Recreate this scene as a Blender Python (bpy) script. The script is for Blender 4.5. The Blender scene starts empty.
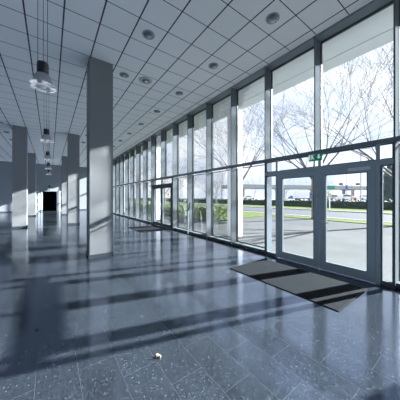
import bpy, math, random
from mathutils import Vector, Matrix
R = random.Random(7)
scene = bpy.context.scene
COL = scene.collection

# ------------------------------------------------------------------ helpers
class MB:
    """collects shapes and links them as ONE mesh object"""
    def __init__(s): s.v = []; s.f = []; s.sm = []
    def add(s, vs, fs, smooth=False):
        o = len(s.v); s.v += [tuple(p) for p in vs]
        for f in fs: s.f.append(tuple(i + o for i in f)); s.sm.append(smooth)
        return s
    def box(s, x0, x1, y0, y1, z0, z1):
        v = [(x, y, z) for z in (z0, z1) for y in (y0, y1) for x in (x0, x1)]
        return s.add(v, [(0, 2, 3, 1), (4, 5, 7, 6), (0, 1, 5, 4), (1, 3, 7, 5), (3, 2, 6, 7), (2, 0, 4, 6)])
    def bbox(s, x0, x1, y0, y1, z0, z1, b):
        """box with chamfered edges"""
        b = min(b, (x1-x0)/2.01, (y1-y0)/2.01, (z1-z0)/2.01)
        rings = []
        for z, i in ((z0, b), (z0+b, 0), (z1-b, 0), (z1, b)):
            r = [(x0+i+b, y0+i), (x1-i-b, y0+i), (x1-i, y0+i+b), (x1-i, y1-i-b), (x1-i-b, y1-i), (x0+i+b, y1-i), (x0+i, y1-i-b), (x0+i, y0+i+b)]
            rings.append([(p[0], p[1], z) for p in r])
        return s.loft(rings, True, False)
    def loft(s, rings, caps=True, smooth=True):
        n = len(rings[0]); v = [p for r in rings for p in r]; f = []
        for k in range(len(rings)-1):
            for i in range(n):
                j = (i+1) % n
                f.append((k*n+i, k*n+j, (k+1)*n+j, (k+1)*n+i))
        s.add(v, f, smooth)
        if caps:
            s.add(rings[0], [tuple(reversed(range(n)))]); s.add(rings[-1], [tuple(range(n))])
        return s
    def lathe(s, prof, c=(0, 0, 0), n=24, caps=True, smooth=True):
        rings = [[(c[0]+r*math.cos(2*math.pi*i/n), c[1]+r*math.sin(2*math.pi*i/n), c[2]+z) for i in range(n)] for r, z in prof]
        return s.loft(rings, caps, smooth)
    def tube(s, pts, rad, n=6, caps=True, smooth=True):
        pts = [Vector(p) for p in pts]
        if not isinstance(rad, (list, tuple)): rad = [rad]*len(pts)
        rings = []; up = None
        for i, p in enumerate(pts):
            d = (pts[min(i+1, len(pts)-1)] - pts[max(i-1, 0)]).normalized()
            if up is None: up = Vector((0, 0, 1)) if abs(d.z) < .9 else Vector((1, 0, 0))
            a = d.cross(up)
            if a.length < 1e-4: a = d.cross(Vector((.3, .8, .1)))
            a.normalize(); b = d.cross(a).normalized(); up = -b if False else up
            rings.append([tuple(p + a*(rad[i]*math.cos(2*math.pi*k/n)) + b*(rad[i]*math.sin(2*math.pi*k/n))) for k in range(n)])
        return s.loft(rings, caps, smooth)
    def quadcard(s, p, sz, nrm):
        nrm = nrm.normalized(); t = nrm.cross(Vector((R.uniform(-1, 1), R.uniform(-1, 1), R.uniform(-1, 1))))
        if t.length < 1e-3: t = Vector((1, 0, 0))
        t.normalize(); b = nrm.cross(t)
        return s.add([p - t*sz, p + b*sz*.45, p + t*sz, p - b*sz*.45], [(0, 1, 2, 3)])
    def prism(s, poly, axis, a0, a1):
        """poly of 2D points extruded along an axis (0,1,2)"""
        def mk(p, a): return (a, p[0], p[1]) if axis == 0 else ((p[0], a, p[1]) if axis == 1 else (p[0], p[1], a))
        n = len(poly); v = [mk(p, a0) for p in poly] + [mk(p, a1) for p in poly]
        f = [tuple(reversed(range(n))), tuple(range(n, 2*n))] + [(i, (i+1) % n, n+(i+1) % n, n+i) for i in range(n)]
        return s.add(v, f)
    def mesh(s, name):
        m = bpy.data.meshes.new(name); m.from_pydata(s.v, [], s.f); m.update()
        for p, k in zip(m.polygons, s.sm): p.use_smooth = k
        import bmesh
        if len(m.polygons) < 6000:
            bm = bmesh.new(); bm.from_mesh(m); bmesh.ops.recalc_face_normals(bm, faces=bm.faces); bm.to_mesh(m); bm.free()
        return m
    def build(s, name, mat, parent=None, loc=None):
        m = s.mesh(name); m.materials.append(mat)
        o = bpy.data.objects.new(name, m); COL.objects.link(o)
        if parent: o.parent = parent
        if loc: o.location = loc
        return o

def empty(name, loc=(0, 0, 0), rz=0):
    o = bpy.data.objects.new(name, None); COL.objects.link(o); o.location = loc; o.rotation_euler.z = rz
    o.empty_display_size = .1
    return o
def tag(o, label=None, cat=None, group=None, kind=None):
    if label: o['label'] = label
    if cat: o['category'] = cat
    if group: o['group'] = group
    if kind: o['kind'] = kind
    return o
def copy_tree(o, parent=None):
    c = o.copy(); COL.objects.link(c)
    if parent: c.parent = parent
    for ch in [x for x in COL.objects if x.parent == o]: copy_tree(ch, c)
    return c

# ------------------------------------------------------------------ materials
def mat(name, col, rough=.5, metal=0, spec=.5, noise=0, nscale=20, bump=0, bscale=60, emit=None):
    m = bpy.data.materials.new(name); m.use_nodes = True
    N = m.node_tree.nodes; L = m.node_tree.links; b = N['Principled BSDF']
    b.inputs['Base Color'].default_value = (*col, 1); b.inputs['Roughness'].default_value = rough
    b.inputs['Metallic'].default_value = metal; b.inputs['Specular IOR Level'].default_value = spec
    tc = N.new('ShaderNodeTexCoord')
    if noise:
        t = N.new('ShaderNodeTexNoise'); t.inputs['Scale'].default_value = nscale; t.inputs['Detail'].default_value = 4
        L.new(tc.outputs['Object'], t.inputs['Vector'])
        mx = N.new('ShaderNodeMix'); mx.data_type = 'RGBA'
        mx.inputs[6].default_value = (*[c*(1-noise) for c in col], 1); mx.inputs[7].default_value = (*[min(1, c*(1+noise)) for c in col], 1)
        L.new(t.outputs['Fac'], mx.inputs[0]); L.new(mx.outputs[2], b.inputs['Base Color'])
    if bump:
        t2 = N.new('ShaderNodeTexNoise'); t2.inputs['Scale'].default_value = bscale
        L.new(tc.outputs['Object'], t2.inputs['Vector'])
        bp = N.new('ShaderNodeBump'); bp.inputs['Strength'].default_value = bump
        L.new(t2.outputs['Fac'], bp.inputs['Height']); L.new(bp.outputs['Normal'], b.inputs['Normal'])
    if emit:
        b.inputs['Emission Color'].default_value = (*emit[0], 1); b.inputs['Emission Strength'].default_value = emit[1]
    return m

def math_node(N, L, op, a, b=None, c=None):
    n = N.new('ShaderNodeMath'); n.operation = op
    for i, x in enumerate((a, b, c)):
        if x is None: continue
        if hasattr(x, 'links'): L.new(x, n.inputs[i])
        else: n.inputs[i].default_value = x
    return n.outputs[0]

def glass_mat(name, tint=(.965, .98, .985), refl=1.0):
    m = bpy.data.materials.new(name); m.use_nodes = True
    N = m.node_tree.nodes; L = m.node_tree.links; N.remove(N['Principled BSDF'])
    out = N['Material Output']
    tr = N.new('ShaderNodeBsdfTransparent'); tr.inputs[0].default_value = (*tint, 1)
    gl = N.new('ShaderNodeBsdfGlossy'); gl.inputs['Roughness'].default_value = .01
    fr = N.new('ShaderNodeFresnel'); fr.inputs[0].default_value = 1.35
    mx = N.new('ShaderNodeMixShader')
    L.new(math_node(N, L, 'MULTIPLY', fr.outputs[0], .5*refl), mx.inputs[0])
    L.new(tr.outputs[0], mx.inputs[1]); L.new(gl.outputs[0], mx.inputs[2]); L.new(mx.outputs[0], out.inputs[0])
    return m

def line_mask(N, L, coord, period, offset, half):
    """1 on a line every `period`"""
    a = math_node(N, L, 'SUBTRACT', coord, offset)
    a = math_node(N, L, 'DIVIDE', a, period)
    a = math_node(N, L, 'ADD', a, .5)
    a = math_node(N, L, 'FRACT', a)
    a = math_node(N, L, 'SUBTRACT', a, .5)
    a = math_node(N, L, 'ABSOLUTE', a)
    return math_node(N, L, 'LESS_THAN', a, half/period)

def ceiling_mat():
    m = mat('ceiling_tiles', (.90, .89, .87), .8, noise=.03, nscale=1.2)
    N = m.node_tree.nodes; L = m.node_tree.links; b = N['Principled BSDF']
    tc = N.new('ShaderNodeTexCoord'); sp = N.new('ShaderNodeSeparateXYZ'); L.new(tc.outputs['Object'], sp.inputs[0])
    lx = line_mask(N, L, sp.outputs[0], .6, .807, .0135)
    ly = line_mask(N, L, sp.outputs[1], .6, .351, .0085)
    k = math_node(N, L, 'MAXIMUM', lx, ly)
    mx = N.new('ShaderNodeMix'); mx.data_type = 'RGBA'
    src = b.inputs['Base Color'].links[0].from_socket
    L.new(k, mx.inputs[0]); L.new(src, mx.inputs[6]); mx.inputs[7].default_value = (.03, .035, .042, 1)
    L.new(mx.outputs[2], b.inputs['Base Color'])
    return m

def floor_mat():
    m = bpy.data.materials.new('polished_terrazzo'); m.use_nodes = True
    N = m.node_tree.nodes; L = m.node_tree.links; b = N['Principled BSDF']
    tc = N.new('ShaderNodeTexCoord'); sp = N.new('ShaderNodeSeparateXYZ'); L.new(tc.outputs['Object'], sp.inputs[0])
    # slabs 0.3 x 0.6, every other strip staggered
    xs = math_node(N, L, 'ADD', sp.outputs[0], .1)
    strip = math_node(N, L, 'FLOOR', math_node(N, L, 'DIVIDE', xs, .3))
    odd = math_node(N, L, 'MULTIPLY', math_node(N, L, 'MODULO', math_node(N, L, 'ABSOLUTE', strip), 2.0), .3)
    ys = math_node(N, L, 'ADD', sp.outputs[1], odd)
    lx = line_mask(N, L, sp.outputs[0], .3, -.1, .0017)
    ly = line_mask(N, L, ys, .6, .0, .002)
    joint = math_node(N, L, 'MAXIMUM', lx, ly)
    # per-slab tone
    cell = N.new('ShaderNodeCombineXYZ'); L.new(strip, cell.inputs[0])
    L.new(math_node(N, L, 'FLOOR', math_node(N, L, 'DIVIDE', ys, .6)), cell.inputs[1])
    wn = N.new('ShaderNodeTexWhiteNoise'); L.new(cell.outputs[0], wn.inputs['Vector'])
    # fine aggregate
    v = N.new('ShaderNodeTexVoronoi'); v.inputs['Scale'].default_value = 110; L.new(tc.outputs['Object'], v.inputs['Vector'])
    rp = N.new('ShaderNodeValToRGB'); L.new(v.outputs['Color'], rp.inputs[0])
    e = rp.color_ramp.elements
    e[0].position = 0; e[0].color = (.012, .016, .023, 1)
    e[1].position = .60; e[1].color = (.040, .049, .062, 1)
    q = rp.color_ramp.elements.new(.88); q.color = (.075, .088, .105, 1)
    q = rp.color_ramp.elements.new(.97); q.color = (.17, .19, .215, 1)
    tone = math_node(N, L, 'MULTIPLY_ADD', wn.outputs['Value'], .18, .68)
    mul = N.new('ShaderNodeMix'); mul.data_type = 'RGBA'; mul.blend_type = 'MULTIPLY'; mul.inputs[0].default_value = 1
    L.new(rp.outputs[0], mul.inputs[6])
    cmb = N.new('ShaderNodeCombineXYZ')
    for i in range(3): L.new(tone, cmb.inputs[i])
    L.new(cmb.outputs[0], mul.inputs[7])
    mj = N.new('ShaderNodeMix'); mj.data_type = 'RGBA'; L.new(joint, mj.inputs[0])
    L.new(mul.outputs[2], mj.inputs[6]); mj.inputs[7].default_value = (.068, .079, .093, 1)
    L.new(mj.outputs[2], b.inputs['Base Color'])
    n = N.new('ShaderNodeTexNoise'); n.inputs['Scale'].default_value = 1.3; n.inputs['Detail'].default_value = 5; L.new(tc.outputs['Object'], n.inputs['Vector'])
    rr = math_node(N, L, 'MULTIPLY_ADD', n.outputs['Fac'], .08, .095)
    L.new(rr, b.inputs['Roughness'])
    b.inputs['IOR'].default_value = 2.6
    b.inputs['Specular Tint'].default_value = (.54, .69, 1, 1)
    n2 = N.new('ShaderNodeTexNoise'); n2.inputs['Scale'].default_value = 2.2; L.new(tc.outputs['Object'], n2.inputs['Vector'])
    bp = N.new('ShaderNodeBump'); bp.inputs['Strength'].default_value = .012; bp.inputs['Distance'].default_value = .05
    L.new(n2.outputs['Fac'], bp.inputs['Height']); L.new(bp.outputs['Normal'], b.inputs['Normal'])
    return m

def paving_mat():
    m = mat('paving_slabs', (.105, .11, .113), .95, spec=.05, noise=.3, nscale=.6, bump=.1)
    N = m.node_tree.nodes; L = m.node_tree.links; b = N['Principled BSDF']
    tc = N.new('ShaderNodeTexCoord'); sp = N.new('ShaderNodeSeparateXYZ'); L.new(tc.outputs['Object'], sp.inputs[0])
    k = math_node(N, L, 'MAXIMUM', line_mask(N, L, sp.outputs[0], .6, 0, .006), line_mask(N, L, sp.outputs[1], .6, 0, .006))
    mx = N.new('ShaderNodeMix'); mx.data_type = 'RGBA'; src = b.inputs['Base Color'].links[0].from_socket
    L.new(k, mx.inputs[0]); L.new(src, mx.inputs[6]); mx.inputs[7].default_value = (.085, .085, .085, 1); L.new(mx.outputs[2], b.inputs['Base Color'])
    return m

M = {}
M['floor'] = floor_mat(); M['ceiling'] = ceiling_mat(); M['paving'] = paving_mat()
M['column'] = mat('column_paint', (.245, .255, .265), .55, noise=.03, nscale=3)
M['skirting'] = mat('dark_skirting', (.055, .065, .08), .4)
M['wall'] = mat('wall_paint', (.26, .28, .305), .7, noise=.03, nscale=2)
M['metal'] = mat('grey_aluminium', (.155, .18, .20), .8, spec=0)
M['rail2'] = mat('slate_head_rail', (.2, .235, .26), .45, spec=.3)
M['rail'] = mat('light_grey_rail', (.22, .26, .29), .45, spec=.3)
M['darkmetal'] = mat('slate_door_frame', (.48, .56, .60), .42, spec=.4)
M['blackmetal'] = mat('black_door_frame', (.025, .03, .036), .4)
M['gasket'] = mat('black_gasket', (.02, .024, .03), .5)
M['steel'] = mat('brushed_steel', (.6, .63, .66), .3, metal=.8)
M['white'] = mat('white_enamel', (.88, .9, .92), .4)
M['glass'] = glass_mat('clear_glazing')
M['pillar'] = mat('white_render', (.85, .86, .87), .8, noise=.03)
M['soffit'] = mat('soffit_panel', (.60, .625, .635), .7, noise=.02, nscale=1)
M['groove'] = mat('soffit_groove', (.12, .13, .135), .8)
M['bank2'] = mat('pale_pole', (.45, .46, .47), .6)
M['road'] = mat('asphalt', (.08, .085, .097), .95, spec=.1, noise=.1, nscale=4)
M['path'] = mat('tarmac_path', (.09, .093, .098), .95, spec=.05, noise=.1, nscale=3)
M['kerb'] = mat('concrete_kerb', (.38, .38, .37), .9, noise=.08)
M['grass'] = mat('grass', (.095, .125, .042), .95, spec=.05, noise=.55, nscale=2, bump=.6, bscale=30)
M['bank'] = mat('gravel', (.24, .24, .235), .9, noise=.1, nscale=.5)
M['bark'] = mat('tree_bark', (.13, .13, .14), .9, noise=.3, nscale=8)
M['bark2'] = mat('mossy_bark', (.17, .165, .13), .9, noise=.35, nscale=6)
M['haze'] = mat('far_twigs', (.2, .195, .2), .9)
M['leaf'] = mat('hedge_leaf', (.20, .28, .08), .7, noise=.5, nscale=2)
M['darkleaf'] = mat('dark_hedge_leaf', (.045, .07, .06), .7, noise=.4, nscale=2)
M['conifer'] = mat('conifer_needles', (.07, .11, .11), .8, noise=.4, nscale=2)
M['concrete'] = mat('flyover_concrete', (.30, .31, .32), .9, noise=.1, nscale=.3)
M['mat'] = mat('entrance_matting', (.025, .029, .034), .95, spec=.05, noise=.35, nscale=260, bump=.5, bscale=300)
M['carwhite'] = mat('white_car_paint', (.75, .76, .78), .25)
M['carblue'] = mat('blue_car_paint', (.06, .12, .32), .25)
M['carorange'] = mat('orange_reflective', (.8, .22, .08), .4)
M['cargrey'] = mat('silver_car_paint', (.4, .42, .45), .25, metal=.3)
M['carglass'] = mat('car_glass', (.03, .035, .045), .1)
M['tyre'] = mat('tyre_rubber', (.02, .02, .02), .8)
M['signgreen'] = mat('sign_green', (.0, .16, .09), .5, emit=((.0, .22, .12), .25))
M['signwhite'] = mat('sign_white', (.85, .9, .88), .5, emit=((.9, 1, .95), .35))
M['roadgreen'] = mat('road_sign_green', (.02, .22, .13), .5)
M['roadblue'] = mat('road_sign_blue', (.03, .10, .35), .5)
M['post'] = mat('galvanised_post', (.22, .23, .25), .5)
M['housing'] = mat('graphite_housing', (.035, .042, .05), .45)
M['cord'] = mat('grey_cord', (.05, .055, .06), .6)
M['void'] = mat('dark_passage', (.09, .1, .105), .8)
M['yellow'] = mat('yellow_notice', (.75, .5, .08), .6)
M['cream'] = mat('cream_trim', (.55, .52, .40), .5)
M['litter'] = mat('tan_paper', (.55, .42, .30), .8)

def bell_mat():
    m = bpy.data.materials.new('frosted_acrylic'); m.use_nodes = True
    N = m.node_tree.nodes; L = m.node_tree.links; N.remove(N['Principled BSDF']); out = N['Material Output']
    tr = N.new('ShaderNodeBsdfTransparent'); tr.inputs[0].default_value = (.85, .88, .9, 1)
    df = N.new('ShaderNodeBsdfTranslucent'); df.inputs[0].default_value = (.75, .78, .82, 1)
    d2 = N.new('ShaderNodeBsdfDiffuse'); d2.inputs[0].default_value = (.6, .63, .68, 1)
    gl = N.new('ShaderNodeBsdfGlossy'); gl.inputs['Roughness'].default_value = .15
    a = N.new('ShaderNodeMixShader'); a.inputs[0].default_value = .5; L.new(df.outputs[0], a.inputs[1]); L.new(d2.outputs[0], a.inputs[2])
    b = N.new('ShaderNodeMixShader'); b.inputs[0].default_value = .62; L.new(tr.outputs[0], b.inputs[1]); L.new(a.outputs[0], b.inputs[2])
    c = N.new('ShaderNodeMixShader'); c.inputs[0].default_value = .12; L.new(b.outputs[0], c.inputs[1]); L.new(gl.outputs[0], c.inputs[2])
    L.new(c.outputs[0], out.inputs[0]); return m
M['bell'] = bell_mat()
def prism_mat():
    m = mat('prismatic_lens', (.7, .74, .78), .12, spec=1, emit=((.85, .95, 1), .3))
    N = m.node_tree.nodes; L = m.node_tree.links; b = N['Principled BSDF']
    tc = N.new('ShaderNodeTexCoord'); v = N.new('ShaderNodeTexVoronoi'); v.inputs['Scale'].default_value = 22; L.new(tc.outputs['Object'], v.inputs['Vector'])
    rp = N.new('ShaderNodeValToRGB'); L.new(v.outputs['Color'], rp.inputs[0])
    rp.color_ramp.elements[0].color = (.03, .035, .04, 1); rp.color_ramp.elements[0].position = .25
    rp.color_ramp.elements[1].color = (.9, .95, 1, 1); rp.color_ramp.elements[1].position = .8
    L.new(rp.outputs[0], b.inputs['Emission Color']); b.inputs['Emission Strength'].default_value = .55  # glass sparkle of the ring painted as a patchy faint glow
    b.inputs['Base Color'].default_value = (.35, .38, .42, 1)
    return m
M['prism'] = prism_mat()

# ------------------------------------------------------------------ dimensions (metres)
CE = 4.998            # ceiling
XI, XG = 4.615, 4.885  # inner face of the mullions, glass plane
YB, YF = 27.6, -5.0   # back wall, wall behind the camera
XL = -7.4             # left wall
PITCH, Y0 = 1.277, .895
TB, TT = 2.44, 2.52  # transom bottom / top
HB = 4.955             # head rail bottom

# ------------------------------------------------------------------ shell
tag(MB().box(XL, XG+.1, YF, YB+9, -.2, 0).build('floor', M['floor']), kind='structure')
tag(MB().box(XL, XI-.005, YF, YB+.2, CE, CE+.25).build('ceiling', M['ceiling']), kind='structure')
tag(MB().box(XL-.25, XL, YF-.25, YB+.25, -.2, CE+.25).build('wall_left', M['wall']), kind='structure')
tag(MB().box(XI, XG+.06, YF, Y0-2*PITCH-.002, -.2, CE+.25).build('wall_right_unseen', M['wall']), kind='structure')  # unseen wall, left solid to keep window light off the column fronts
tag(MB().box(XL, XG+.1, YF-.25, YF, -.2, CE+.25).build('wall_front', M['wall']), kind='structure')
DX0, DX1, DH = -.86, .74, 2.22
wb = MB()
wb.box(XL, DX0, YB, YB+.25, 0, CE); wb.box(DX1, XG+.1, YB, YB+.25, 0, CE); wb.box(DX0, DX1, YB, YB+.25, DH, CE)
tag(wb.build('wall_back', M['wall']), kind='structure')
for nm, a, b in (('baseboard_left', XL, -1.32), ('baseboard_right', 1.12, XI-.02)):
    tag(MB().box(a, b, YB-.018, YB, 0, .11).build(nm, M['skirting']), kind='structure')
# dark passage behind the far doorway
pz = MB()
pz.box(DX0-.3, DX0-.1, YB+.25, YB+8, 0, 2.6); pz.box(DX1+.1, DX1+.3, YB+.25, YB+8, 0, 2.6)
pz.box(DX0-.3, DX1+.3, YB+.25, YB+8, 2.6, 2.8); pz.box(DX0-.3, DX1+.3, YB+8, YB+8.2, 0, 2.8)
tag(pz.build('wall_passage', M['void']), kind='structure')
# far doorway lining
d3 = tag(empty('door_3', (0, YB, 0)), kind='structure')
f = MB(); f.box(DX0-.05, DX0+.09, -.05, .25, 0, DH+.0); f.box(DX1-.09, DX1+.05, -.05, .25, 0, DH); f.box(DX0-.05, DX1+.05, -.05, .25, DH-.1, DH+.06)
f.build('door_frame', M['wall'], d3)
f = MB(); f.box(DX0+.09, DX0+.2, .02, .1, 0, DH-.1); f.box(DX1-.2, DX1-.09, .02, .1, 0, DH-.1)
f.build('door_stop', M['darkmetal'], d3)
f = MB(); f.box(DX0+.14, DX0+.2, .25, 1.0, .02, DH-.13); f.build('door_leaf', M['blackmetal'], d3)
f = MB(); f.box(DX1-.2, DX1-.14, .25, 1.0, .02, DH-.13); f.build('door_leaf', M['blackmetal'], d3)

# glazed side screens either side of the far doorway
def side_screen(x0, x1, label):
    t = tag(empty('side_screen', ((x0+x1)/2, YB, 0)), label, 'screen')
    w = (x1-x0)/2
    fr = MB()
    fr.box(-w, -w+.07, -.07, -.002, 0, 2.15); fr.box(w-.07, w, -.07, -.002, 0, 2.15)
    for z in (0, .7, 1.38, 2.08): fr.box(-w+.07, w-.07, -.07, -.002, z, z+.07)
    fr.build('frame', M['white'], t)
    for z in (.07, .77, 1.45): MB().box(-w+.07, w-.07, -.045, -.03, z, z+(.63 if z > .1 and z < 1.4 else .63)).build('panel', M['wall'], t)
    return t
side_screen(-1.30, -.93, 'narrow white framed panelled screen left of the dark far doorway')
side_screen(.80, 1.10, 'narrow white framed panelled screen right of the dark far doorway')
es = tag(empty('exit_sign', (-.06, YB-.06, 2.28)), 'small lit exit sign above the dark far doorway', 'sign')
MB().bbox(-.2, .2, -.03, .008, 0, .17, .01).build('housing', M['signgreen'], es)
MB().box(-.17, .17, -.034, -.03, .025, .145).build('sign_face', M['signwhite'], es)
MB().prism([(-.05, .085), (.0, .045), (.05, .085), (.02, .085), (.02, .13), (-.02, .13), (-.02, .085)], 1, -.038, -.034).build('arrow', M['signgreen'], es)
dc = tag(MB().lathe([(.03, .09), (.09, .08), (.115, 0), (.1, -.05), (.06, -.09), (.0, -.1)], (-.08, YB-.115, 2.66), 16).box(-.13, -.03, YB-.1, YB-.0005, 2.6, 2.72).build('security_camera', M['housing']),
         'small dark dome camera on the wall above the far exit sign', 'camera')

# ------------------------------------------------------------------ glazed wall: one window per bay
DOORBAYS = {0: 1, 1: 1, 6: 2, 7: 2}
k = 0
for i in range(-2, 21):
    ya, yb = Y0 + PITCH*i, min(Y0 + PITCH*(i+1), YB)
    k += 1
    w = tag(empty('window_%d' % k, (0, ya, 0)), kind='structure')
    wd = yb - ya
    low = i not in DOORBAYS
    mid = i in (1, 7)       # a mullion that stops on the transom over a door
    mz = TB if mid else 0
    MB().box(XI, XG+.01, 0, .024, mz, CE).build('mullion', M['metal'], w)
    MB().box(XI-.006, XI+.10, .0, wd, TB, TT).build('transom', M['rail'], w)
    MB().box(XI+.003, XG+.06, .024, wd, HB, CE).build('head_rail', M['rail2'], w)
    g = MB(); a, b = .024, wd
    for (z0, z1) in ([(.09, TB), (TT, HB)] if low else [(TT, HB)]):
        g.box(XG-.02, XG+.04, a, a+.011, z0, z1); g.box(XG-.02, XG+.04, b-.011, b, z0, z1)
        g.box(XG-.02, XG+.04, a+.011, b-.011, z0, z0+.018); g.box(XG-.02, XG+.04, a+.011, b-.011, z1-.018, z1)
        MB().box(XG, XG+.014, a+.011, b-.011, z0+.018, z1-.018).build('pane', M['glass'], w)
    g.build('gasket', M['gasket'], w)
    if low:
        MB().box(XI+.06, XG+.06, .024, wd, 0, .09).build('sill_rail', M['metal'], w)
        MB().box(XI+.008, XI+.06, .024, wd, 0, .025).build('floor_track', M['gasket'], w)
# parapet wall above the glazing head (outside)
tag(MB().box(XG+.06, XG+.3, YF-.25, YB+.25, CE+.02, CE+.25).build('trim_1', M['soffit']), kind='structure')

# ------------------------------------------------------------------ doors in the glazed wall
def glazed_door(name, ya, yb, yj0, yj1, fm, split, handle=True):
    """ya..yb bay, yj0..yj1 door frame between slim sidelights"""
    d = tag(empty(name, (0, ya, 0)), kind='structure')
    L0, L1, S, E = yj0-ya, yj1-ya, split-ya, yb-ya
    xf0, xf1 = XI+.005, XI+.105
    HD0, HD1 = 2.075, 2.165
    fr = MB(); fr.box(xf0, xf1, L0, L0+.06, 0, HD0); fr.box(xf0, xf1, L1-.06, L1, 0, HD0); fr.box(xf0, xf1, .024, E, HD0, HD1)
    fr.build('door_frame', fm, d)
    # fanlight and slim sidelights
    g = MB(); gl = []
    for (a, b, z0, z1) in ((.024, E, HD1, TB), (.024, L0, .0, HD0), (L1, E, .0, HD0)):
        if b-a < .05: continue
        zz = z0+.06 if z0 == 0 else z0
        if z0 == 0: g.box(xf0+.02, xf1, a, b, 0, .06)
        g.box(xf0+.03, xf1-.02, a, a+.022, zz, z1); g.box(xf0+.03, xf1-.02, b-.022, b, zz, z1)
        g.box(xf0+.03, xf1-.02, a+.022, b-.022, zz, zz+.02); g.box(xf0+.03, xf1-.02, a+.022, b-.022, z1-.02, z1)
        gl.append((a+.022, b-.022, zz+.02, z1-.02))
    g.build('glazing_bead', M['metal'], d)
    for a, b, z0, z1 in gl: MB().box(xf0+.05, xf0+.062, a, b, z0, z1).build('pane', M['glass'], d)
    for q in (L0+.03, S, L1-.03):
        MB().box(xf0, xf0+.06, q-.03, q+.03, HD1, TB).build('fanlight_bar', fm, d)
    for (a, b, inner) in ((L0+.065, S-.004, 1), (S+.004, L1-.065, -1)):
        st_n, st_f = (.115, .105)
        lf = MB(); x0, x1 = xf0+.006, xf0+.07
        aa, bb = a + st_n, b - st_f
        lf.box(x0, x1, a, aa, .012, HD0-.006); lf.box(x0, x1, bb, b, .012, HD0-.006)
        lf.box(x0, x1, aa, bb, .012, .17); lf.box(x0, x1, aa, bb, HD0-.095, HD0-.006)
        l = lf.build('door_leaf', fm, d)
        bd = MB()
        for q in ((aa, aa+.012, .17, HD0-.095), (bb-.012, bb, .17, HD0-.095)): bd.box(x0-.004, x1-.01, *q)
        bd.box(x0-.004, x1-.01, aa+.012, bb-.012, .17, .182); bd.box(x0-.004, x1-.01, aa+.012, bb-.012, HD0-.107, HD0-.095)
        bd.build('glazing_bead', M['metal'], l)
        MB().box(x0+.028, x0+.04, aa+.012, bb-.012, .182, HD0-.107).build('pane', M['glass'], l)
        hy = b-.045 if inner == 1 else a+.045
        if handle:
            if inner == 1:
                h = MB(); h.lathe([(.026, 0), (.026, .012)], (0, 0, 0), 16)
                hh = MB(); hh.bbox(x0-.012, x0, hy-.02, hy+.02, .955, 1.03, .004); hh.tube([(x0-.012, hy, .995), (x0-.055, hy, .995), (x0-.058, hy-.02, .995), (x0-.058, hy-.15, .995)], .0095, 8)
                hh.build('handle', M['steel'], l)
                for z in (.885, .61, .465): MB().bbox(x0-.01, x0, hy-.014, hy+.014, z-.028, z+.028, .004).build('lock', M['steel'], l)
                for z in (1.62, 1.41): MB().bbox(x0-.01, x0, hy-.014, hy+.014, z-.03, z+.03, .004).build('lock', M['steel'], l)
                MB().bbox(x0-.055, x0, a+.06, a+.40, HD0-.062, HD0-.006, .008).build('door_closer', M['white'], l)
            else:
                MB().bbox(x0-.008, x0, hy-.03, hy+.03, 1.58, 1.72, .004).build('push_plate', M['steel'], l)
                MB().bbox(x0-.008, x0, hy-.025, hy+.025, 1.38, 1.5, .004).build('push_plate', M['steel'], l)
        else:
            if inner == 1:
                MB().bbox(x0-.03, x0, hy-.015, hy+.015, .9, 1.2, .006).build('handle', M['steel'], l)
                MB().box(x0+.018, x0+.024, aa+.2, aa+.36, 1.6, 1.68).build('notice', M['yellow'], l)
    return d
glazed_door('door_1', Y0, Y0+2*PITCH, 1.09, 3.14, M['darkmetal'], 2.085)
glazed_door('door_2', Y0+6*PITCH, Y0+8*PITCH, 8.62, 10.95, M['blackmetal'], 9.79, False)

# emergency exit sign hanging under the transom above the entrance doors
sg = tag(empty('exit_sign', (XI-.004, 2.155, 2.295)), 'green running man exit sign above the double entrance doors', 'sign')
MB().bbox(-.04, .005, -.14, .14, 0, .146, .006).build('housing', M['signgreen'], sg)
fx = -.0415
def face(poly): return MB().prism(poly, 0, fx-.003, fx)
# (y runs right to left in the picture: +y is left)
arrow = MB(); arrow.prism([(-.075, .03), (-.035, .072), (-.06, .072), (-.06, .125), (-.09, .125), (-.09, .072), (-.115, .072)], 0, fx-.003, fx)
arrow.build('arrow', M['signwhite'], sg)
dr = MB(); dr.box(fx-.003, fx, .1, .13, .025, .13); dr.box(fx-.003, fx, .015, .1, .122, .13)
dr.build('door_symbol', M['signwhite'], sg)
mn = MB()
mn.prism([(.062+.013*math.cos(t*math.pi/5), .108+.013*math.sin(t*math.pi/5)) for t in range(10)], 0, fx-.003, fx)
mn.prism([(.045, .092), (.075, .094), (.07, .06), (.052, .058)], 0, fx-.003, fx)
mn.prism([(.052, .062), (.066, .06), (.085, .03), (.072, .026)], 0, fx-.003, fx)
mn.prism([(.056, .06), (.044, .062), (.028, .05), (.035, .026), (.024, .026), (.016, .052)], 0, fx-.003, fx)
mn.prism([(.075, .092), (.09, .075), (.084, .07), (.07, .082)], 0, fx-.003, fx)
mn.prism([(.046, .092), (.03, .08), (.034, .074), (.052, .084)], 0, fx-.003, fx)
mn.build('running_figure', M['signwhite'], sg)

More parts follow.
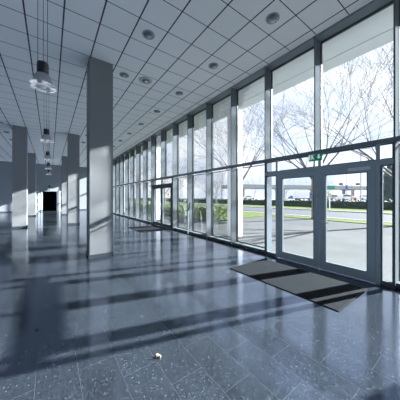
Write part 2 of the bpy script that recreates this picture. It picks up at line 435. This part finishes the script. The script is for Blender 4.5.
# ------------------------------------------------------------------ interior columns
CW = .544
def column_proto():
    r = empty('column')
    MB().box(0, CW, 0, CW, 0, CE-.002).build('shaft', M['column'], r)
    s_ = MB(); t = .012
    s_.box(-t, CW+t, -t, -.001, .0, .09); s_.box(-t, CW+t, CW+.001, CW+t, 0, .09); s_.box(-t, -.001, -.001, CW+.001, 0, .09); s_.box(CW+.001, CW+t, -.001, CW+.001, 0, .09)
    s_.build('skirting', M['skirting'], r)
    return r
cp = column_proto()
CY, CS = 5.741, 7.678
for n_, (x, y, lab) in enumerate([
        (.787, CY, 'large grey column nearest the camera, sunlit below and dark at the top'),
        (.787, CY+CS, 'second grey column in the row nearer the windows, just behind the nearest column'),
        (.787, CY+2*CS, 'farthest grey column of the window side row, close to the back doorway'),
        (-1.493, CY+CS, 'front grey column of the left row, with a bright sunlit right edge'),
        (-1.493, CY+2*CS, 'rear grey column of the left row, beside the dark far doorway')]):
    o = cp if n_ == 0 else copy_tree(cp)
    o.location = (x, y, 0); tag(o, lab, 'column', 'interior columns')

# ------------------------------------------------------------------ pendant lamps
def pendant_proto():
    r = empty('pendant_lamp')        # origin at the rim of the shade
    top = CE - 3.15
    for kx, ky in ((-.062, 0), (.005, .02), (.058, 0)):
        MB().tube([(kx, ky, .425), (kx, ky, top-.001)], .004, 5).build('cord', M['cord'], r)
    MB().lathe([(.066, .24), (.075, .245), (.075, .415), (.07, .43), (.02, .435)], n=24).build('housing', M['housing'], r)
    MB().lathe([(.085, .25), (.105, .22), (.112, .185), (.122, .145), (.140, .108), (.170, .084), (.166, .080), (.136, .102), (.117, .14), (.107, .183), (.096, .215), (.08, .245)], n=32, caps=False).build('shade', M['bell'], r)
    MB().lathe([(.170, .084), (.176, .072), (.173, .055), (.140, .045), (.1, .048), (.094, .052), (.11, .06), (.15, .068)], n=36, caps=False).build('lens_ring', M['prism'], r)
    MB().lathe([(.0, .045), (.035, .05), (.05, .07), (.045, .10), (.03, .14), (.03, .24), (.0, .24)], n=16, caps=False).build('bulb', M['white'], r)
    return r
pp = pendant_proto()
for n_, lab in enumerate(['clear bell pendant lamp nearest the camera, hanging at upper left',
                          'second pendant lamp from the camera, between the front columns',
                          'third pendant lamp from the camera in the line of five',
                          'fourth pendant lamp from the camera, above the far doorway',
                          'farthest and smallest pendant lamp, just before the back wall']):
    o = pp if n_ == 0 else copy_tree(pp)
    o.location = (-.093, 4.0 + 3.839*n_, 3.15); tag(o, lab, 'pendant lamp', 'pendant lamps down the middle of the hall')

# ------------------------------------------------------------------ recessed ceiling lights
M['lampglass'] = mat('lamp_glass', (.42, .46, .5), .08, spec=1)
M['reflector'] = mat('dark_reflector', (.17, .185, .20), .2, spec=.9)
def downlight_proto():
    r = empty('ceiling_downlight')
    MB().lathe([(.105, -.001), (.132, -.001), (.13, -.012), (.112, -.016), (.105, -.01)], n=28, caps=False).build('trim_ring', M['cargrey'], r)
    MB().lathe([(.104, -.002), (.104, -.012), (.085, -.03), (.045, -.036), (0, -.037)], n=24, caps=False).build('diffuser', M['reflector'], r)
    MB().lathe([(.05, -.034), (.046, -.05), (.025, -.056), (0, -.057)], n=16, caps=False).build('lens', M['lampglass'], r)
    return r
dp = downlight_proto()
names = {}
spots = []
ords = ['first', 'second', 'third', 'fourth', 'fifth', 'sixth', 'seventh', 'eighth', 'ninth', 'tenth']
for j in range(9): spots.append((3.507, 2.451+1.8*j, 'round recessed ceiling light, %s from the camera in the row beside the windows' % ords[j]))
for j in range(7): spots.append((1.707, 4.251+1.8*j, 'round recessed ceiling light, %s from the camera in the row by the near column' % ords[j]))
for j in range(3): spots.append((-1.893, 13.25+1.8*j, 'round recessed ceiling light left of the front left column, %s of three seen there' % ords[j]))
for n_, (x, y, lab) in enumerate(spots):
    o = dp if n_ == 0 else copy_tree(dp)
    o.location = (x, y, CE); tag(o, lab, 'ceiling light', 'round recessed ceiling lights')
cl = tag(empty('ceiling_downlight', (2.307, 5.98, CE)), 'cream rimmed round ceiling light between the two rows of downlights', 'ceiling light')
MB().lathe([(.11, -.001), (.19, -.001), (.186, -.014), (.13, -.022), (.11, -.012)], n=28, caps=False).build('trim_ring', M['cream'], cl)
MB().lathe([(.11, -.003), (.09, -.022), (0, -.026)], n=24, caps=False).build('diffuser', M['reflector'], cl)
MB().lathe([(.045, -.024), (.045, -.03), (0, -.032)], (.02, 0, 0), n=16, caps=False).build('lens', M['white'], cl)

# ------------------------------------------------------------------ things on the floor
def doormat(x0, x1, y0, y1, label):
    t = tag(empty('doormat', ((x0+x1)/2, (y0+y1)/2, 0)), label, 'doormat')
    w, h = (x1-x0)/2, (y1-y0)/2
    m = MB(); n = 40
    for i in range(n):
        a = -w + 2*w*i/n
        m.box(a+.003, a+2*w/n-.003, -h+.025, h-.025, .004, .013)
    m.box(-w+.02, w-.02, -h+.02, h-.02, .0005, .005)
    m.build('ribbed_pile', M['mat'], t)
    e = MB(); e.box(-w, w, -h, -h+.02, 0, .011); e.box(-w, w, h-.02, h, 0, .011); e.box(-w, -w+.02, -h+.02, h-.02, 0, .011); e.box(w-.02, w, -h+.02, h-.02, 0, .011)
    e.build('edge_trim', M['mat'], t)
doormat(3.10, 4.24, 1.16, 3.22, 'charcoal ribbed doormat in front of the near double entrance doors')
doormat(3.15, 4.25, 8.66, 10.5, 'dark doormat in front of the far black framed doors')
lt = MB()
lt.loft([[(.0+.011*math.cos(t*1.0472)*q, a, .011+.011*math.sin(t*1.0472)*q) for t in range(6)] for a, q in ((-.022, .7), (-.012, 1.05), (.0, .9), (.014, 1.1), (.024, .8))], True, False)
lt.add([(-.012, -.01, .012), (-.03, .002, .002), (-.022, .02, .03), (-.006, .016, .034)], [(0, 1, 2, 3), (3, 2, 1, 0)])
lto = lt.build('paper_scrap', M['litter']); lto.location = (.84, 1.833, 0.0015); lto.rotation_euler.z = .4
tag(lto, 'small crumpled tan scrap of litter lying on the bare polished floor', 'litter')
tag(MB().lathe([(.0, .0), (.018, .0), (.017, .003), (.012, .004), (0, .004)], (-.124, 3.02, .0005), 14, caps=False).build('floor_plug', M['gasket']),
    'small round black plug set in the polished floor at left', 'floor plug')
# pole with a dark grip leaning on a mullion between the two doors
po = tag(empty('window_pole', (4.5, 7.1, 0)), 'slim pale pole with a dark grip leaning on a window post', 'pole')
MB().tube([(.03, .03, .008), (.06, .06, .55), (.09, .09, .98)], .012, 8).build('shaft', M['bank2'], po)
MB().tube([(.09, .10, .95), (.098, .03, 1.12), (.1, -.02, 1.27)], .02, 8).build('grip', M['gasket'], po)

# ------------------------------------------------------------------ outside: canopy and pillars
SX0, SXG, SX1, SX2 = XG+.06, 5.72, 6.25, 6.4
so = MB()
so.box(SX0, SXG-.012, YF-6, YB+20, CE+.0, CE+.02) ; so.prism([(SXG+.012, CE), (SX2, CE+.115), (SX2, CE+.9), (SXG+.012, CE+.9)], 1, YF-6, YB+20)
so.box(SX0+.25, SXG+.01, YF-6, YB+20, CE+.03, CE+.9)
tag(so.build('soffit', M['soffit']), kind='structure')
tag(MB().box(SXG-.012, SXG+.012, YF-6, YB+20, CE+.012, CE+.03).build('trim_2', M['groove']), kind='structure')
for n_, (y, lab) in enumerate([(CY, 'white square pillar outside the glass, nearest the entrance doors'),
                               (CY+CS, 'white square pillar outside, behind the far black framed doors'),
                               (CY+2*CS, 'farthest white square pillar outside the glass')]):
    r = MB(); r.bbox(SXG, SX1, 0, .34, -.05, CE-.002, .012)
    o = r.build('pillar', M['pillar'], None, (0, y, 0)); tag(o, lab, 'pillar', 'white pillars under the canopy')

# ------------------------------------------------------------------ outside ground, strips run parallel to the glass
YA, YZ = -60, 200
def strip(name, x0, x1, z, m, kind='structure', z0=-.4):
    return tag(MB().box(x0, x1, YA, YZ, z0, z).build(name, m), kind=kind)
strip('paving', XG+.1, 11.0, -.03, M['paving'])
strip('footpath', 11.0, 14.7, -.035, M['path'])
g = strip('grass_verge', 14.7, 16.3, .0, M['grass'], 'stuff'); tag(g, 'strip of green grass between the footpath and the road, street trees standing in it', 'grass')
strip('kerb', 16.3, 16.5, .03, M['kerb'])
strip('road', 16.5, 25.3, -.08, M['road'])
strip('kerb', 25.3, 25.6, .03, M['kerb'])
g = strip('grass_verge', 25.6, 35.5, .0, M['grass'], 'stuff'); tag(g, 'far strip of green grass between the road and the long dark hedge', 'grass')
strip('car_park', 35.5, 420, .62, M['bank'])
# lawn to the left beyond the clipped bushes
gl_ = tag(MB().box(9.9, 14.7, 10.5, 60, -.3, .01).build('lawn', M['grass']), kind='stuff'); tag(gl_, 'patch of lawn behind the clipped green bushes', 'grass')

# far hedge with leafy surface
def leafy_box(x0, x1, y0, y1, z0, z1, n, sz, jitter, m, name, parent=None):
    mb = MB()
    nx, ny, nz = 2, max(2, int((y1-y0)/.5)), 3
    mb.box(x0+.12, x1-.12, y0+.1, y1-.1, z0, z1-.1)
    for _ in range(n):
        a = R.random(); 
        if a < .4: p = Vector((x0, R.uniform(y0, y1), R.uniform(z0, z1))); d = Vector((-1, 0, .25))
        elif a < .75: p = Vector((R.uniform(x0, x1), R.uniform(y0, y1), z1)); d = Vector((0, 0, 1))
        else: p = Vector((R.uniform(x0, x1), y0, R.uniform(z0, z1))); d = Vector((0, -1, .25))
        p += Vector((R.uniform(-1, 1), R.uniform(-1, 1), R.uniform(-1, 1)))*jitter
        p.z = max(p.z, z0+.16) + .12*math.sin(p.y*1.9)*(p.z-z0)/(z1-z0)*.6
        mb.quadcard(p, sz*R.uniform(.6, 1.3), d + Vector((R.uniform(-1, 1), R.uniform(-1, 1), R.uniform(-1, 1)))*.9)
    return mb.build(name, m, parent)
hd = leafy_box(32.6, 34.0, -25, 90, .002, 1.02, 9000, .16, .14, M['darkleaf'], 'hedge')
tag(hd, 'long low dark hedge across the road in front of the parked vehicles', 'hedge')
for n_, (x0, x1, y0, y1, h, lab) in enumerate([
        (8.1, 9.8, 9.9, 13.4, .72, 'clipped green bush nearest the pillar, seen between the window posts'),
        (8.0, 9.7, 14.2, 18.2, .75, 'clipped green bush behind the far doors'),
        (8.0, 9.7, 19.0, 27.0, .8, 'farthest clipped green bush along the glass wall')]):
    r = leafy_box(x0, x1, y0, y1, -.03, h, 7000, .075, .10, M['leaf'], 'bush'); tag(r, lab, 'bush', 'clipped bushes outside the glass')

# ------------------------------------------------------------------ trees
def grow(twig, limb, p, d, ln, rad, depth, spread, up, rng, maxd):
    n = 4 if depth < 3 else 2
    pts = [p]; rs = [rad]; q = p.copy(); dd = d.copy()
    for k in range(n):
        dd = (dd + Vector((rng.uniform(-1, 1), rng.uniform(-1, 1), rng.uniform(-1, 1)))*.07 + Vector((0, 0, up))*.5).normalized()
        q = q + dd*(ln/n); pts.append(q.copy()); rs.append(rad*(1 - .42*(k+1)/n))
    (limb if depth < 2 else twig).tube(pts, rs, 7 if depth < 2 else (4 if depth < 4 else 3), caps=False)
    if depth >= maxd: return
    kids = 3 if depth < 2 else rng.choice((2, 2, 3))
    for k in range(kids):
        t = 1.0 if k == 0 else rng.uniform(.38, .95)
        i = min(int(t*n), n-1); fr = t*n - i
        bp = pts[i].lerp(pts[i+1], min(1, fr))
        ax = Vector((rng.uniform(-1, 1), rng.uniform(-1, 1), rng.uniform(-.4, .4))).normalized()
        a = spread*rng.uniform(.55, 1.25)*(.45 if k == 0 else 1)
        nd = (Matrix.Rotation(a, 3, dd.cross(ax).normalized() if dd.cross(ax).length > 1e-3 else Vector((1, 0, 0))) @ dd)
        grow(twig, limb, bp, nd, ln*rng.uniform(.70, .90), max(rs[min(i+1, n)]*.66, .0072), depth+1, spread, up, rng, maxd)

def bare_tree(loc, H, seed, label, group, th=1.0, limbs=6, maxd=5, bark='bark', spread=.5, crown=None):
    rng = random.Random(seed)
    t = tag(empty('bare_tree', loc), label, 'tree', group)
    tr = MB(); hb = H*.24; r0 = .0145*H*th
    pts = [Vector((0, 0, 0)), Vector((.0, 0, .15)), Vector((.03, .02, hb*.5)), Vector((0, .04, hb))]
    tr.tube(pts, [r0*1.35, r0*1.05, r0*.92, r0*.85], 10)
    tr.build('trunk', M['bark2'] if bark == 'bark' else M[bark], t)
    limb = MB(); tw = MB()
    for k in range(limbs):
        a = 2*math.pi*(k+rng.uniform(-.25, .25))/limbs
        el = rng.uniform(.55, 1.15) if k else 1.5
        d = Vector((math.cos(a)*math.cos(el), math.sin(a)*math.cos(el), math.sin(el)))
        grow(tw, limb, Vector((0, .04, hb-.25*rng.random()*hb*.6)), d, H*.235, r0*.45, 0, spread, .06, rng, maxd)
    limb.build('limbs', M[bark], t); tw.build('twigs', M[bark], t)
    return t
bare_tree((15.1, 7.18, 0), 11.6, 3, 'tall bare street tree whose trunk shows between the entrance doors', 'bare street trees')
bare_tree((15.3, 2.75, 0), 11.0, 11, 'bare street tree at far right, its fork above the right sidelight', 'bare street trees')
bare_tree((15.2, 14.3, 0), 11.6, 5, 'bare street tree behind the near white pillar', 'bare street trees')
far = bare_tree((15.2, 31.0, 0), 9.5, 15, 'bare street tree behind the far black framed doors', 'bare street trees')
bare_tree((26.0+3.2, 34.5, 0), 5.4, 21, 'small young bare tree on the far grass left of the near pillar', 'bare street trees', maxd=5, th=1.2)

cam_s, cam_c = math.sin(.62446), math.cos(.62446)
def at(px, depth, z):
    r = (px-200)/207.695*depth
    return (depth*cam_s + r*cam_c, depth*cam_c - r*cam_s, z)
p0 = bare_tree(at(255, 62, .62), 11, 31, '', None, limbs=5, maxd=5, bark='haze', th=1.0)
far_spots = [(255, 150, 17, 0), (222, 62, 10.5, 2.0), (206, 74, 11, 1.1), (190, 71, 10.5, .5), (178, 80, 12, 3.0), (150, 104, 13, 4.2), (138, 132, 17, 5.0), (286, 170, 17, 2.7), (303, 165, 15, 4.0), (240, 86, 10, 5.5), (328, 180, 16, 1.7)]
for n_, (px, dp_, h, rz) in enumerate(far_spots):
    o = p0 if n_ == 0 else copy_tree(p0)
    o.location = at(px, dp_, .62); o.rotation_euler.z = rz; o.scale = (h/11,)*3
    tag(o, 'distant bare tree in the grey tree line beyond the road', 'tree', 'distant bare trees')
# dark evergreen in the right sidelight
cf = tag(empty('conifer', at(389.5, 35, .62)), 'dark blue green conifer seen through the right sidelight', 'tree')
MB().tube([(0, 0, -.05), (0, 0, 1.2)], .14, 8).build('trunk', M['bark'], cf)
mb = MB()
mb.lathe([(.25, .35), (.62, 1.0), (.66, 2.6), (.5, 4.6), (.2, 6.2), (.02, 6.9)], n=12)
for _ in range(5200):
    z = .3 + 6.7*R.random()**1.1; rr = (1.0 if z < 4 else 1.0*(7.1-z)/3.1)*(.75+.35*R.random())*(.92+.12*math.sin(z*3)); a = R.uniform(0, 6.283)
    mb.quadcard(Vector((rr*math.cos(a), rr*math.sin(a), z)), R.uniform(.07, .16), Vector((math.cos(a), math.sin(a), .4)) + Vector((R.uniform(-1, 1), R.uniform(-1, 1), R.uniform(-1, 1)))*.6)
mb.build('foliage', M['conifer'], cf)

# ------------------------------------------------------------------ flyover
A = Vector(at(140, 102, 0)); B = Vector(at(430, 150, 0)); dv = (B-A); ln = dv.length; ang = math.atan2(dv.y, dv.x)
fo = tag(empty('flyover', (A.x, A.y, .62), ang), 'grey concrete road flyover crossing behind the hedge and parked vehicles', 'flyover')
MB().box(46, ln+40, -.3, 11, 5.8, 6.9).build('deck', M['concrete'], fo)
MB().box(46, ln+40, -.3, -.05, 6.9, 7.9).build('parapet', M['concrete'], fo)
MB().box(46, ln+40, 10.75, 11, 6.9, 7.9).build('parapet', M['concrete'], fo)
n = 0
for k in range(2, 8):
    x = 4 + k*26
    q = MB(); q.bbox(x-.6, x+.6, 1.5, 3, 0, 5.8, .1); q.bbox(x-.6, x+.6, 8, 9.5, 0, 5.8, .1)
    q.box(x-.7, x+.7, .6, 10.2, 5.2, 5.8)
    q.build('pier', M['concrete'], fo)

# ------------------------------------------------------------------ vehicles
def wheel(x, y, r, parent):
    m = MB(); rings = []
    for (rr, w) in ((.55*r, -.1), (r*.95, -.1), (r, -.07), (r, .07), (r*.95, .1), (.55*r, .1)):
        rings.append([(x+rr*math.cos(2*math.pi*i/18), y+w, r+rr*math.sin(2*math.pi*i/18)) for i in range(18)])
    m.loft(rings, True, True); wv = m.build('wheel', M['tyre'], parent)
    h = MB(); h.loft([[(x+rr*math.cos(2*math.pi*i/14), y+w, r+rr*math.sin(2*math.pi*i/14)) for i in range(14)] for rr, w in ((.5*r, -.115), (.5*r, .115))], True, False)
    h.build('hubcap', M['cargrey'], wv)
def car(loc, rz, paint, label, patch=None, bar=False, L=4.4):
    t = tag(empty('car', loc, rz), label, 'car'); l = L/2
    prof = [(-l, .35), (-l, .75), (-l+.12, .92), (-l+1.0, 1.0), (l-1.15, .98), (l-.2, .82), (l, .62), (l, .32), (l-.5, .25), (-l+.5, .25)]
    b = MB(); rings = []
    for y, sc in ((-.86, .93), (-.8, 1.0), (.8, 1.0), (.86, .93)):
        rings.append([(p[0]*(.985 if sc < 1 else 1), y, .62+(p[1]-.62)*sc) for p in prof])
    b.loft(rings, True, False); b.build('body', paint, t)
    cab = MB(); rings = []
    for z, x0, x1, w in ((.97, -l+.35, l-1.05, .78), (1.2, -l+.6, l-1.5, .70), (1.42, -l+.95, l-1.95, .62), (1.47, -l+1.2, l-2.15, .52)):
        rings.append([(x0, -w, z), (x1, -w, z), (x1, w, z), (x0, w, z)])
    cab.loft(rings, True, False); cb = cab.build('cabin', paint, t)
    wn = MB()
    for sy in (-1, 1):
        wn.add([(-l+.62, sy*.775, 1.02), (l-1.35, sy*.775, 1.02), (l-2.0, sy*.645, 1.37), (-l+1.0, sy*.645, 1.37)], [(0, 1, 2, 3)])
        wn.add([(-l+.62, sy*.72, 1.02), (l-1.35, sy*.72, 1.02), (l-2.0, sy*.6, 1.37), (-l+1.0, sy*.6, 1.37)], [(3, 2, 1, 0)])
    wn.box(l-1.45, l-1.25, -.6, .6, 1.03, 1.2)
    wn.build('side_windows', M['carglass'], cb)
    for sx in (-l+.8, l-.85):
        for sy in (-.8, .8): wheel(sx, sy, .32, t)
    if patch:
        pt = MB()
        for sy in (-1, 1): pt.box(.25, 1.55, min(sy*.855, sy*.868), max(sy*.855, sy*.868), .5, .84)
        pt.box(l-1.0, l-.3, -.6, .6, .86, .93)
        pt.build('side_panel', patch, t)
    if bar: MB().bbox(-.35, -.1, -.5, .5, 1.47, 1.57, .03).build('roof_bar', M['carblue'], t)
    return t
RA = -.62446 - math.radians(0)          # heading across the view
car(at(347, 49, .62), RA, M['carwhite'], 'white car with orange panels parked behind the hedge, seen through the right door', M['carorange'], True)
car(at(334, 58, .62), RA+.2, M['cargrey'], 'silver car parked left of the white and orange car')
car(at(249, 78, .62), RA+.1, M['carwhite'], 'white car under the flyover just right of the near pillar')
car(at(294, 85, .62), RA+.1, M['carblue'], 'blue car seen through the left door behind the hedge', L=4.2)
car(at(364, 60, .62), RA+.2, M['carwhite'], 'plain white car at the right edge of the right door glass')
vn = tag(empty('van', at(304, 56, .62), RA), 'white box van with a blue cab behind the hedge', 'van')
MB().bbox(-2.6, 1.0, -1, 1, .55, 2.55, .06).build('cargo_box', M['carwhite'], vn)
c_ = MB(); c_.prism([(1.05, .4), (2.6, .4), (2.6, 1.15), (2.25, 1.25), (1.9, 2.15), (1.05, 2.2)], 1, -.92, .92); cb = c_.build('cab', M['carblue'], vn)
MB().prism([(1.35, 1.25), (2.15, 1.25), (1.85, 2.0), (1.35, 2.0)], 1, -.935, .935).build('side_windows', M['carglass'], cb)
MB().box(-2.6, 1.05, -.8, .8, .4, .55).build('chassis', M['housing'], vn)
for sx in (-1.7, 1.85):
    for sy in (-.85, .85): wheel(sx, sy, .4, vn)

# ------------------------------------------------------------------ street furniture
def lamp_post(px, dep, h, label, r=.07, z=.62):
    t = tag(empty('street_lamp', at(px, dep, z)), label, 'street lamp')
    MB().lathe([(r*1.5, -.03), (r*1.5, .5), (r, .6), (r*.65, h)], n=10).build('post', M['post'], t)
    MB().tube([(0, 0, h), (.3, -.2, h+.25), (1.0, -.6, h+.3)], r*.5, 6).build('arm', M['post'], t)
    MB().bbox(.85, 1.45, -.95, -.6, h+.25, h+.36, .04).build('lantern', M['cargrey'], t)
lamp_post(361, 31, 8.5, 'thick grey lamp post rising before the flyover in the right door glass', .085, 0)
lamp_post(346.5, 62, 10, 'thin lamp post behind the white and orange car')
lamp_post(181, 60, 9, 'distant lamp post seen left of the second window post from the pillar', .08)
sp_ = tag(empty('traffic_signal', at(352, 60, .62), -.62446), 'traffic signals on a long arm above the parked cars', 'traffic signal')
MB().lathe([(.1, -.03), (.08, 4.3)], n=10).build('post', M['post'], sp_)
MB().tube([(-3.3, 0, 4.25), (2.0, 0, 4.35)], .06, 6).build('arm', M['post'], sp_)
for x in (-3.2, 1.7):
    h_ = MB(); h_.bbox(x-.5, x+.5, -.2, .2, 4.35, 4.9, .05); h_.build('signal_head', M['housing'], sp_)
tag(sp_, None, None)
rs = tag(empty('road_sign', at(331, 70, .62), -.62446), 'green direction sign on posts left of the traffic signals', 'road sign')
for x in (-.7, .7): MB().tube([(x, .08, -.03), (x, .08, 4.6)], .06, 8).build('post', M['post'], rs)
MB().bbox(-1.25, 1.25, -.03, .02, 3.55, 4.65, .01).build('sign_panel', M['roadgreen'], rs)
bs = tag(empty('road_sign', at(329.5, 26.5, 0), -.62446), 'narrow white post with a pale round sign beside the hedge', 'road sign')
MB().lathe([(.06, -.03), (.06, 1.9)], n=10).build('post', M['white'], bs)
MB().prism([(.26*math.cos(i*math.pi/9), 1.75+.26*math.sin(i*math.pi/9)) for i in range(18)], 1, -.09, -.06).build('sign_panel', M['cream'], bs)
b2 = tag(empty('road_sign', at(346.5, 56, .62), -.62446), 'small blue sign plate on a post above the white and orange car', 'road sign')
MB().lathe([(.06, -.03), (.06, 4.2)], (0, .09, 0), n=10).build('post', M['post'], b2)
MB().bbox(-.3, .3, -.03, .02, 3.0, 4.0, .01).build('sign_panel', M['roadblue'], b2)

# ------------------------------------------------------------------ sky, sun, camera
w = bpy.data.worlds.new('sky'); scene.world = w; w.use_nodes = True
N = w.node_tree.nodes; L = w.node_tree.links; bg = N['Background']
tc = N.new('ShaderNodeTexCoord'); mp = N.new('ShaderNodeMapping'); mp.inputs['Scale'].default_value = (1, 1, 2.4)
L.new(tc.outputs['Generated'], mp.inputs['Vector'])
nz = N.new('ShaderNodeTexNoise'); nz.inputs['Scale'].default_value = 3.2; nz.inputs['Detail'].default_value = 7; nz.inputs['Roughness'].default_value = .55
L.new(mp.outputs[0], nz.inputs['Vector'])
rp = N.new('ShaderNodeValToRGB'); L.new(nz.outputs['Fac'], rp.inputs[0])
rp.color_ramp.elements[0].position = .36; rp.color_ramp.elements[0].color = (.58, .66, .86, 1)
rp.color_ramp.elements[1].position = .60; rp.color_ramp.elements[1].color = (.93, .95, 1.0, 1)
q = rp.color_ramp.elements.new(.48); q.color = (.70, .76, .90, 1)
L.new(rp.outputs[0], bg.inputs[0]); bg.inputs[1].default_value = 1.4
sun = bpy.data.lights.new('sun', 'SUN'); sun.energy = 30; sun.angle = math.radians(.8); sun.color = (.97, 1, 1)
so_ = bpy.data.objects.new('sun', sun); COL.objects.link(so_); so_.location = (20, -6, 12)
so_.rotation_euler = Vector((1, -.30, .436)).to_track_quat('Z', 'Y').to_euler()

cam = bpy.data.cameras.new('camera'); co = bpy.data.objects.new('camera', cam); COL.objects.link(co)
co.location = (0, 0, 1.524); co.rotation_euler = (math.pi/2, 0, -.62446)
cam.sensor_width = 36; cam.lens = 36*207.695/400; cam.shift_y = -(200-196.945)/400
cam.clip_start = .02; cam.clip_end = 1000
scene.camera = co

scene.view_settings.view_transform = 'Standard'; scene.view_settings.look = 'None'
scene.view_settings.exposure = .2; scene.view_settings.gamma = 1; scene.view_settings.use_curve_mapping = False
try:
    cy = scene.cycles
    cy.max_bounces = 12; cy.diffuse_bounces = 6; cy.glossy_bounces = 6; cy.transparent_max_bounces = 24
    cy.use_denoising = True; cy.caustics_reflective = True; cy.blur_glossy = 1.0; cy.caustics_refractive = False; cy.sample_clamp_indirect = 4
except Exception: pass
